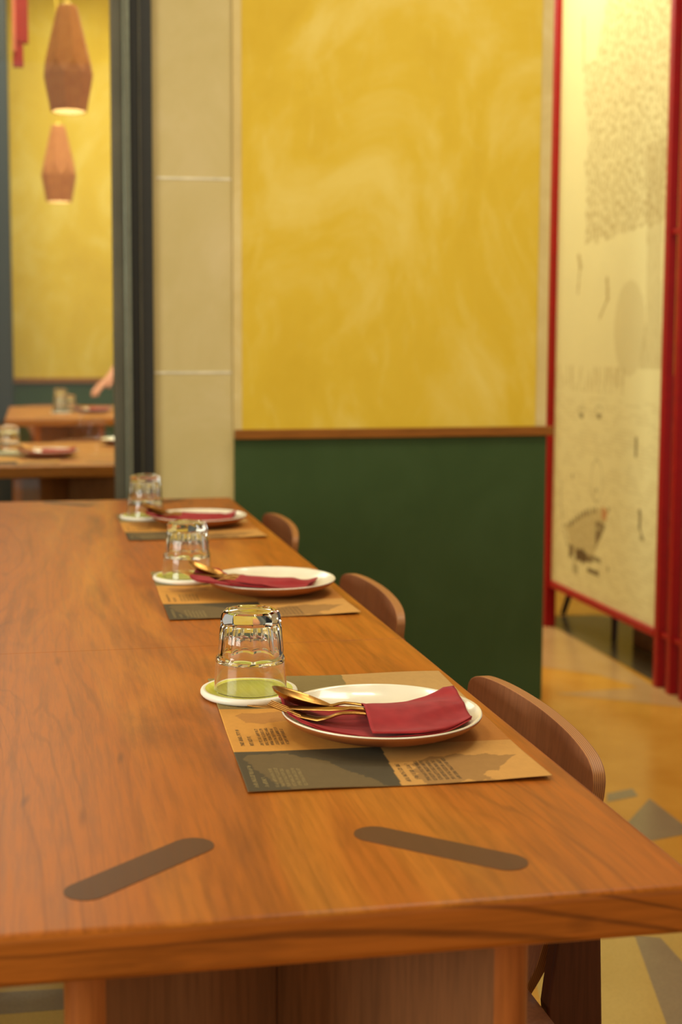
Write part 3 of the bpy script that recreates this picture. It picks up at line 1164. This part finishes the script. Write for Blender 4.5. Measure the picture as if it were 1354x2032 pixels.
# ------------------------------------------------------------------ red lattice screen with printed panel
def art_colour(Y, Z):
    """the line drawing on the cream panel: a leafy tree, fronds, little drops and a spotted bird-like creature"""
    base = Vector(lin(218, 208, 148)[:3])
    ink = Vector(lin(150, 122, 62)[:3])
    dark = Vector(lin(92, 70, 36)[:3])
    c = base.copy()
    n1 = noise.noise(Vector((Y * 9, Z * 9, 1.0)))
    def put_(col, a):
        nonlocal c
        c = c * (1 - a) + col * a
    # broad leafy crown
    edge = 4.93 + .035 * noise.noise(Vector((Z * 9, 0, 3))) + .02 * noise.noise(Vector((Z * 30, 0, 3)))
    lowz = 1.545 + .10 * max(0, (4.80 - Y)) * .6 + .02 * noise.noise(Vector((Y * 20, 0, 8)))
    if Z > 2.20: edge = 4.86 - (Z - 2.2) * .35 + .03 * noise.noise(Vector((Z * 14, 0, 5)))
    if 2.06 < Z < 2.22 and Y > 4.86: edge = 4.97
    if Y < edge and Z > lowz:
        v = noise.noise(Vector((Y * 62, Z * 50, 4))) + .5 * noise.noise(Vector((Y * 120, Z * 100, 4)))
        put_(ink, .10)
        if v > .0: put_(ink, min(.55, .26 + v * .9))
    # trunk
    tw = .055 + .05 * max(0, (Z - 1.45)) + (.03 * max(0, 1.25 - Z) / .1 if Z < 1.25 else 0)
    tc = 4.335 + .02 * (Z - 1.3)
    if 1.08 < Z < 1.85 and abs(Y - tc) < tw:
        v = noise.noise(Vector((Y * 130, Z * 22, 9)))
        put_(ink, .28 + .30 * max(0, v))
    # pale boulder behind the trunk
    e = ((Y - 4.52) / .13) ** 2 + ((Z - 1.22) / .17) ** 2
    if e < 1: put_(ink, .22)
    # falling seed pods
    for (a, b, wd) in (((4.99, 1.50), (4.97, 1.46), .013), ((4.975, 1.46), (4.99, 1.36), .007), ((4.99, 2.4), (4.98, 2.20), .007),
                       ((4.72, 1.40), (4.71, 1.33), .012), ((4.71, 1.33), (4.78, 1.26), .007)):
        if segd((Y, Z), a, b) < wd: put_(ink, .6)
    # reeds at the water line and ripples
    if .98 < Z < 1.08 and noise.noise(Vector((Y * 70, Z * 7, 2))) > .05 and Y > 4.55: put_(ink, .35)
    if Z < .96:
        rip = math.sin((Z + .010 * noise.noise(Vector((Y * 7, Z * 4, 0)))) * 520)
        if rip > .55 and noise.noise(Vector((Y * 14, Z * 60, 5))) > -.2: put_(ink, .22)
    for (y, z, r) in ((4.93, .895, .020), (4.765, .903, .022)):
        d = math.hypot((Y - y), (Z - z))
        if d < r and Z < z + .004: put_(dark, .75)
        elif d < r * 1.6 and Z > z and d > r * 1.2: put_(dark, .35)
    for (a, b, wd, al) in (((4.442, .83), (4.444, .775), .009, .75), ((4.40, .58), (4.398, .53), .010, .75), ((4.398, .53), (4.375, .49), .006, .55),
                           ((4.385, .492), (4.370, .490), .012, .45)):
        if segd((Y, Z), a, b) < wd: put_(dark, al)
    d = math.hypot((Y - 4.772) / .055, (Z - .650) / .085)
    if .88 < d < 1.0: put_(dark, .30)
    for (y, z, r) in ((4.772, .615, .010), (5.005, .645, .010), (4.66, .555, .010), (4.655, .335, .010), (5.02, .325, .009)):
        if math.hypot(Y - y, Z - z) < r: put_(dark, .55)
    # the spotted creature near the bottom
    body = [(5.055, .440), (5.00, .462), (4.93, .495), (4.86, .520), (4.78, .540), (4.70, .560), (4.665, .545), (4.70, .470), (4.76, .400), (4.80, .345), (4.86, .325), (4.95, .330), (5.02, .370)]
    if inside((Y, Z), body):
        v = noise.noise(Vector((Y * 90, Z * 90, 0)))
        put_(ink, .45 + .25 * v)
        if Y < 4.77 and (Y - 4.665) < .12 and Z < .50 and v > -.25: put_(dark, .75)
        if Y < 4.72 and Z > .515: put_(Vector(lin(186, 104, 46)[:3]), .6)
    for (a, b) in zip([(5.055, .440), (5.00, .462), (4.93, .495), (4.86, .520)], [(5.00, .462), (4.93, .495), (4.86, .520), (4.78, .540)]):
        if segd((Y, Z), a, b) < .011 and math.sin(Y * 220) > -.1: put_(dark, .75)
    for (a, b) in zip([(5.12, .62), (5.115, .52), (5.09, .44), (5.04, .37)], [(5.115, .52), (5.09, .44), (5.04, .37), (4.97, .31)]):
        if segd((Y, Z), a, b) < .008 and math.sin(Z * 260) > -.3: put_(dark, .40)
    for (y0, y1, z, h, al) in ((5.02, 4.985, .350, .022, .9), (4.955, 4.855, .345, .026, .95), (4.855, 4.80, .345, .016, .8), (4.795, 4.72, .352, .010, .7), (4.84, 4.73, .302, .011, .85), (4.98, 4.93, .285, .020, .5)):
        if y1 < Y < y0 and abs(Z - z) < h * (1 + .4 * noise.noise(Vector((Y * 60, Z * 10, 0)))): put_(dark, al)
    c = c * (1 + .03 * n1)
    return (c.x, c.y, c.z, 1)


def build_screen():
    root = empty('partition_screen', (2.085, 4.7, 0),
                 label='red lattice partition with a cream panel printed with a tree drawing', cat='partition')
    oy = 4.7

    def post(name, y, w=.030, x0=-.018, x1=.018, z1=3.29, wx=None):
        o = boxobj(name, (x0, x1, y - oy, y - oy + w, 0, z1), M['red'], root, .002, 2)
        return o
    post('post', 5.205, .040, -.030, .016)
    for k, y in enumerate((4.212, 4.118, 4.024, 3.930, 3.836)):
        post('post', y, .030, -.018, .014)
    for y in (5.30, 5.40, 5.50, 5.60):
        post('post', y, .030, -.016, .014)
    boxobj('rail', (-.020, .012, 4.242 - oy, 5.205 - oy, .170, .196), M['red'], root, .002, 2)
    for (a, b) in ((3.80, 4.212), (5.245, 5.64)):
        boxobj('rail', (-.010, .010, a - oy, b - oy, .176, .194), M['red'], root, .002, 2)
        boxobj('rail', (-.010, .010, a - oy, b - oy, 1.525, 1.543), M['red'], root, .002, 2)
    # printed panel, standing between the posts
    y0, y1, z0, z1 = 4.243, 5.204, .1965, 3.0
    ny, nz = 150, 430
    vs, fs, cols = [], [], []
    for j in range(nz + 1):
        for i in range(ny + 1):
            Y, Z = y0 + (y1 - y0) * i / ny, z0 + (z1 - z0) * j / nz
            vs.append((-.006, Y - oy, Z))
            cols.append(art_colour(Y, Z))
    st = ny + 1
    for j in range(nz):
        for i in range(ny):
            a = j * st + i
            fs.append((a, a + st, a + st + 1, a + 1))
    n = len(vs)
    for (x, y, z) in ((-.006, y0 - oy, z0), (-.006, y1 - oy, z0), (-.006, y1 - oy, z1), (-.006, y0 - oy, z1),
                      (.008, y0 - oy, z0), (.008, y1 - oy, z0), (.008, y1 - oy, z1), (.008, y0 - oy, z1)):
        vs.append((x, y, z)); cols.append(lin(218, 208, 148))
    for f in ((4, 5, 6, 7), (0, 1, 5, 4), (1, 2, 6, 5), (2, 3, 7, 6), (3, 0, 4, 7)):
        fs.append(tuple(n + k for k in f))
    me = bpy.data.meshes.new('m')
    me.from_pydata(vs, [], fs)
    at = me.color_attributes.new('print', 'FLOAT_COLOR', 'POINT')
    flat = []
    for c in cols: flat += list(c)
    at.data.foreach_set('color', flat)
    o = link('art_panel', me, M['art'], root)
    tag(o, label='cream panel with a sepia drawing of a tree')


build_screen()

# things seen below the panel, beyond the screen
r = empty('dining_chair', (2.42, 5.12, 0), label='dark legged chair standing behind the red partition screen', cat='chair')
for (x0, y0, x1, y1) in ((-.10, .24, -.19, .42), (-.10, -.02, -.18, -.22), (.20, .24, .28, .42), (.20, -.02, .28, -.20)):
    bm = bmesh.new()
    tube(bm, [(x0, y0 - .0, .42), (x1, y1 - .10 if y1 > 0 else y1 + .04, 0)], [.020, .012], 12)
    link('leg', mesh_of(bm, 60), M['dark_metal'], r)
boxobj('seat', (-.16, .26, -.10, .34, .42, .46), M['box_wood'], r, .015)
boxobj('backrest', (.22, .25, -.08, .32, .46, .82), M['box_wood'], r, .01)
r = empty('wooden_bench', (2.47, 4.60, 0), label='low brown wooden bench behind the red partition screen', cat='bench')
boxobj('seat', (-.22, .25, -.26, .26, .40, .44), M['box_wood'], r, .006)
boxobj('base', (-.20, .22, -.24, .24, 0, .40), M['box_wood'], r, .006)


# ------------------------------------------------------------------ pendants in the far room
def pendant(x, y, ztop, h, label, rz, ceil=4.2):
    root = empty('pendant_lamp', (x, y, ztop - h), rz, label=label, cat='lamp', group='faceted terracotta pendant lamps')
    prof = [(1.0, .036, 0), (.97, .040, 0), (.48, .086, .0), (.34, .0925, .39), (.0, .068, .39)]
    n = 8
    bm = bmesh.new()
    rings = []
    for (t, r_, tw) in prof:
        rings.append([bm.verts.new((r_ * math.cos(2 * PI * (k / n) + tw), r_ * math.sin(2 * PI * (k / n) + tw), t * h)) for k in range(n)])
    for A, B in zip(rings, rings[1:]):
        for k in range(n):
            j = (k + 1) % n
            bm.faces.new((A[k], B[k], A[j])); bm.faces.new((A[j], B[k], B[j]))
    o = link('lamp_shade', mesh_of(bm), [M['shade'], M['shade_in']], root)
    s = o.modifiers.new('t', 'SOLIDIFY'); s.thickness = .005; s.offset = -1; s.material_offset = 1
    bm = bmesh.new()
    lathe(bm, [(0, h - .002), (.020, h - .002), (.022, h + .003), (.012, h + .010), (.006, h + .016), (0, h + .016)], 24)
    link('lamp_cap', mesh_of(bm, 40), M['cord'], root)
    bm = bmesh.new()
    lathe(bm, [(.0, h + .02), (.0045, h + .02), (.0045, ceil - ztop + h), (0, ceil - ztop + h)], 10)
    link('cord', mesh_of(bm, 60), M['cord'], root)
    bm = bmesh.new()
    bmesh.ops.create_uvsphere(bm, u_segments=20, v_segments=12, radius=.03, matrix=Matrix.Translation((0, 0, h * .30)))
    link('bulb', mesh_of(bm, 180), M['bulb'], root)


pendant(.141, 5.2, 2.412, .385, 'upper terracotta faceted pendant lamp, larger of the two behind the glass', .2)
pendant(.143, 7.4, 2.310, .400, 'lower terracotta faceted pendant lamp, smaller in view behind the glass', .5)

bm = bmesh.new()
box(bm, -.056, -.004, 5.98, 6.03, 2.44, 3.4, 0)
box(bm, -.070, -.056, 5.97, 6.04, 2.40, 3.4, 1)
box(bm, -.070, -.026, 5.985, 6.025, 2.34, 2.44, 0)
box(bm, -.040, -.034, 6.0, 6.006, 3.4, 4.2, 0)
tag(link('hanging_banner', mesh_of(bm), [M['red_hang'], M['pink_hang']]), label='red and salmon hanging ornament at the top left behind the glass', cat='banner')


# ------------------------------------------------------------------ things on the two far tables
def far_setting(pc, cc, where, grp, rot=0, mat_xy=None, napshift=(0, 0)):
    z = TZ
    if mat_xy: place_mat(mat_xy[0], mat_xy[1], 0, z, 'pale paper placemat ' + where, grp + ' placemats')
    put('plate', pl_me, (pc[0], pc[1], z + .0012), 0, 'cream and terracotta plate ' + where, 'plate', grp + ' plates')
    put('coaster', co_me, (cc[0], cc[1], z + .0010), 0, 'round white coaster ' + where, 'coaster', grp + ' coasters')
    put('drinking_glass', gl_me, (cc[0], cc[1], z + .0091), .2, 'upturned clear tumbler ' + where, 'glass', grp + ' glasses')
    make_napkin((pc[0], pc[1], z + .0012), rot, napshift, 'folded crimson napkin ' + where, seed=pc[1])
    for n_, me in (('spoon', sp_me), ('knife', kn_me), ('fork', fk_me)):
        put(n_, me, (pc[0] + napshift[0], pc[1] + napshift[1], z + .0012), rot, 'brass %s in the napkin %s' % (n_, where), n_, grp + ' cutlery')


far_setting((.045, 5.02), (-.100, 5.19), 'on the nearer table behind the glass', 'nearer far table', 0, (-.22, 4.74))
far_setting((.335, 8.02), (.145, 7.98), 'on the farther table behind the glass', 'farther far table')
put('drinking_glass', gl_me, (.20, 8.20, TZ), .2, 'second upturned tumbler, right of the coaster glass on the farther table behind the glass', 'glass', 'farther far table glasses')
put('drinking_glass', gl_me, (.145, 7.98, TZ + .0091 + .036), .4, 'upturned tumbler stacked on another, on the farther table behind the glass', 'glass', 'farther far table glasses')
put('plate', pl_me, (.37, 5.58, TZ), 0, 'plate at the back right of the nearer far table, half hidden by the frame', 'plate', 'nearer far table plates')

for (x, y, rz, lb) in ((.06 - .60, 0, 0, None),):
    pass


def place_chair(x, y, rz, lb):
    o = copy_tree(ch)
    # origin of the model is the floor point .6 m in front of the backrest
    c, s = math.cos(rz), math.sin(rz)
    o.location = (x - .60 * c, y - .60 * s, 0)
    o.rotation_euler = (0, 0, rz)
    tag(o, label=lb, cat='chair', group='plywood chairs at the far tables')
    for q in bpy.data.objects:
        pass
    return o


place_chair(.10, 9.12, PI / 2, 'plywood chair behind the farther table, against the green dado')
place_chair(.27, 5.98, PI / 2, 'plywood chair behind the nearer table behind the glass, its back showing under the tabletop')


# ------------------------------------------------------------------ person beyond the frame, reaching over the farther table
def build_person():
    root = empty('person', (.90, 9.02, 0), label='person mostly hidden behind the frame, one bare hand reaching over the farther table', cat='person')
    V = {
        'pelvis': ((0, 0, .95), .135), 'belly': ((-.01, -.02, 1.08), .130), 'chest': ((-.04, -.07, 1.28), .150), 'sh': ((-.06, -.10, 1.42), .085),
        'neck': ((-.075, -.12, 1.50), .052), 'head': ((-.10, -.16, 1.60), .088), 'crown': ((-.105, -.165, 1.70), .078),
        'shL': ((-.20, -.20, 1.39), .060), 'elL': ((-.30, -.50, 1.14), .042), 'wrL': ((-.455, -.74, .935), .027),
        'shR': ((.12, .02, 1.39), .060), 'elR': ((.20, -.02, 1.12), .042), 'wrR': ((.16, -.16, .90), .027),
        'hipL': ((-.09, -.02, .90), .095), 'knL': ((-.10, -.03, .50), .062), 'anL': ((-.10, .0, .08), .040), 'toL': ((-.13, -.13, .035), .035),
        'hipR': ((.09, .02, .90), .095), 'knR': ((.11, .0, .50), .062), 'anR': ((.12, .04, .08), .040), 'toR': ((.11, -.10, .035), .035),
        'pmL': ((-.500, -.775, .905), .026), 'pmR': ((.13, -.23, .87), .028),
    }
    E = [('pelvis', 'belly'), ('belly', 'chest'), ('chest', 'sh'), ('sh', 'neck'), ('neck', 'head'), ('head', 'crown'), ('sh', 'shL'), ('shL', 'elL'), ('elL', 'wrL'),
         ('wrL', 'pmL'), ('sh', 'shR'), ('shR', 'elR'), ('elR', 'wrR'), ('wrR', 'pmR'), ('pelvis', 'hipL'), ('hipL', 'knL'), ('knL', 'anL'), ('anL', 'toL'),
         ('pelvis', 'hipR'), ('hipR', 'knR'), ('knR', 'anR'), ('anR', 'toR')]
    # five bent fingers on each palm
    for tagc, pm, wr in (('L', Vector(V['pmL'][0]), Vector(V['wrL'][0])), ('R', Vector(V['pmR'][0]), Vector(V['wrR'][0]))):
        d = (pm - wr).normalized()
        s = d.cross(Vector((0, 0, 1))).normalized()
        for k, ln in enumerate((.036, .042, .040, .032)):
            b = pm + s * (-.027 + k * .018)
            V['f%s%da' % (tagc, k)] = (tuple(b + d * .020), .0098)
            V['f%s%db' % (tagc, k)] = (tuple(b + d * (.020 + ln) - Vector((0, 0, .010))), .0085)
            V['f%s%dc' % (tagc, k)] = (tuple(b + d * (.020 + ln * 1.5) - Vector((0, 0, .032))), .0072)
            E += [('pm' + tagc, 'f%s%da' % (tagc, k)), ('f%s%da' % (tagc, k), 'f%s%db' % (tagc, k)), ('f%s%db' % (tagc, k), 'f%s%dc' % (tagc, k))]
        t0 = wr + d * .018 - s * .032 - Vector((0, 0, .008))
        V['t%sa' % tagc] = (tuple(t0), .0115)
        V['t%sb' % tagc] = (tuple(t0 + d * .034 - s * .014 - Vector((0, 0, .016))), .0090)
        E += [('wr' + tagc, 't%sa' % tagc), ('t%sa' % tagc, 't%sb' % tagc)]

    names = list(V)

    def skin(nm, keep, mat, grow=0.0, rootname=None):
        me = bpy.data.meshes.new(nm)
        ids = [k for k in names if k in keep]
        idx = {k: i for i, k in enumerate(ids)}
        me.from_pydata([V[k][0] for k in ids], [(idx[a], idx[b]) for a, b in E if a in idx and b in idx], [])
        o = link(nm, me, mat, root)
        m_ = o.modifiers.new('skin', 'SKIN')
        m_.use_smooth_shade = True
        for k in ids:
            rr = V[k][1] + grow
            me.skin_vertices[0].data[idx[k]].radius = (rr, rr)
        me.skin_vertices[0].data[idx[rootname or ids[0]]].use_root = True
        sb = o.modifiers.new('sub', 'SUBSURF'); sb.levels = 2; sb.render_levels = 2
        return o
    skin('body', names, M['skin'])
    skin('shirt', ['pelvis', 'belly', 'chest', 'sh', 'shL', 'shR', 'elL', 'elR'], M['shirt'], .010, 'belly')
    skin('trousers', ['pelvis', 'hipL', 'hipR', 'knL', 'knR', 'anL', 'anR'], M['trouser'], .010, 'pelvis')
    bm = bmesh.new()
    bmesh.ops.create_uvsphere(bm, u_segments=24, v_segments=16, radius=.096, matrix=Matrix.Translation((-.09, -.145, 1.70)))
    bmesh.ops.delete(bm, geom=[v for v in bm.verts if v.co.z < 1.66 and v.co.y < -.15], context='VERTS')
    link('hair', mesh_of(bm, 180), M['hair'], root)
    # face: nose, ears, eyes, mouth
    bm = bmesh.new()
    tube(bm, [(-.135, -.235, 1.655), (-.140, -.262, 1.628), (-.138, -.245, 1.618)], [.008, .013, .008], 10)
    link('nose', mesh_of(bm, 180), M['skin'], root)
    for sx in (-1, 1):
        bm = bmesh.new()
        bmesh.ops.create_uvsphere(bm, u_segments=12, v_segments=8, radius=.010, matrix=Matrix.Translation((-.128 + sx * .032, -.232, 1.665)))
        link('eye', mesh_of(bm, 180), M['hair'], root)
    bm = bmesh.new()
    tube(bm, [(-.160, -.228, 1.590), (-.130, -.240, 1.588), (-.102, -.232, 1.590)], [.003, .006, .003], 8)
    link('mouth', mesh_of(bm, 180), M['napkin'], root)
    return root


build_person()
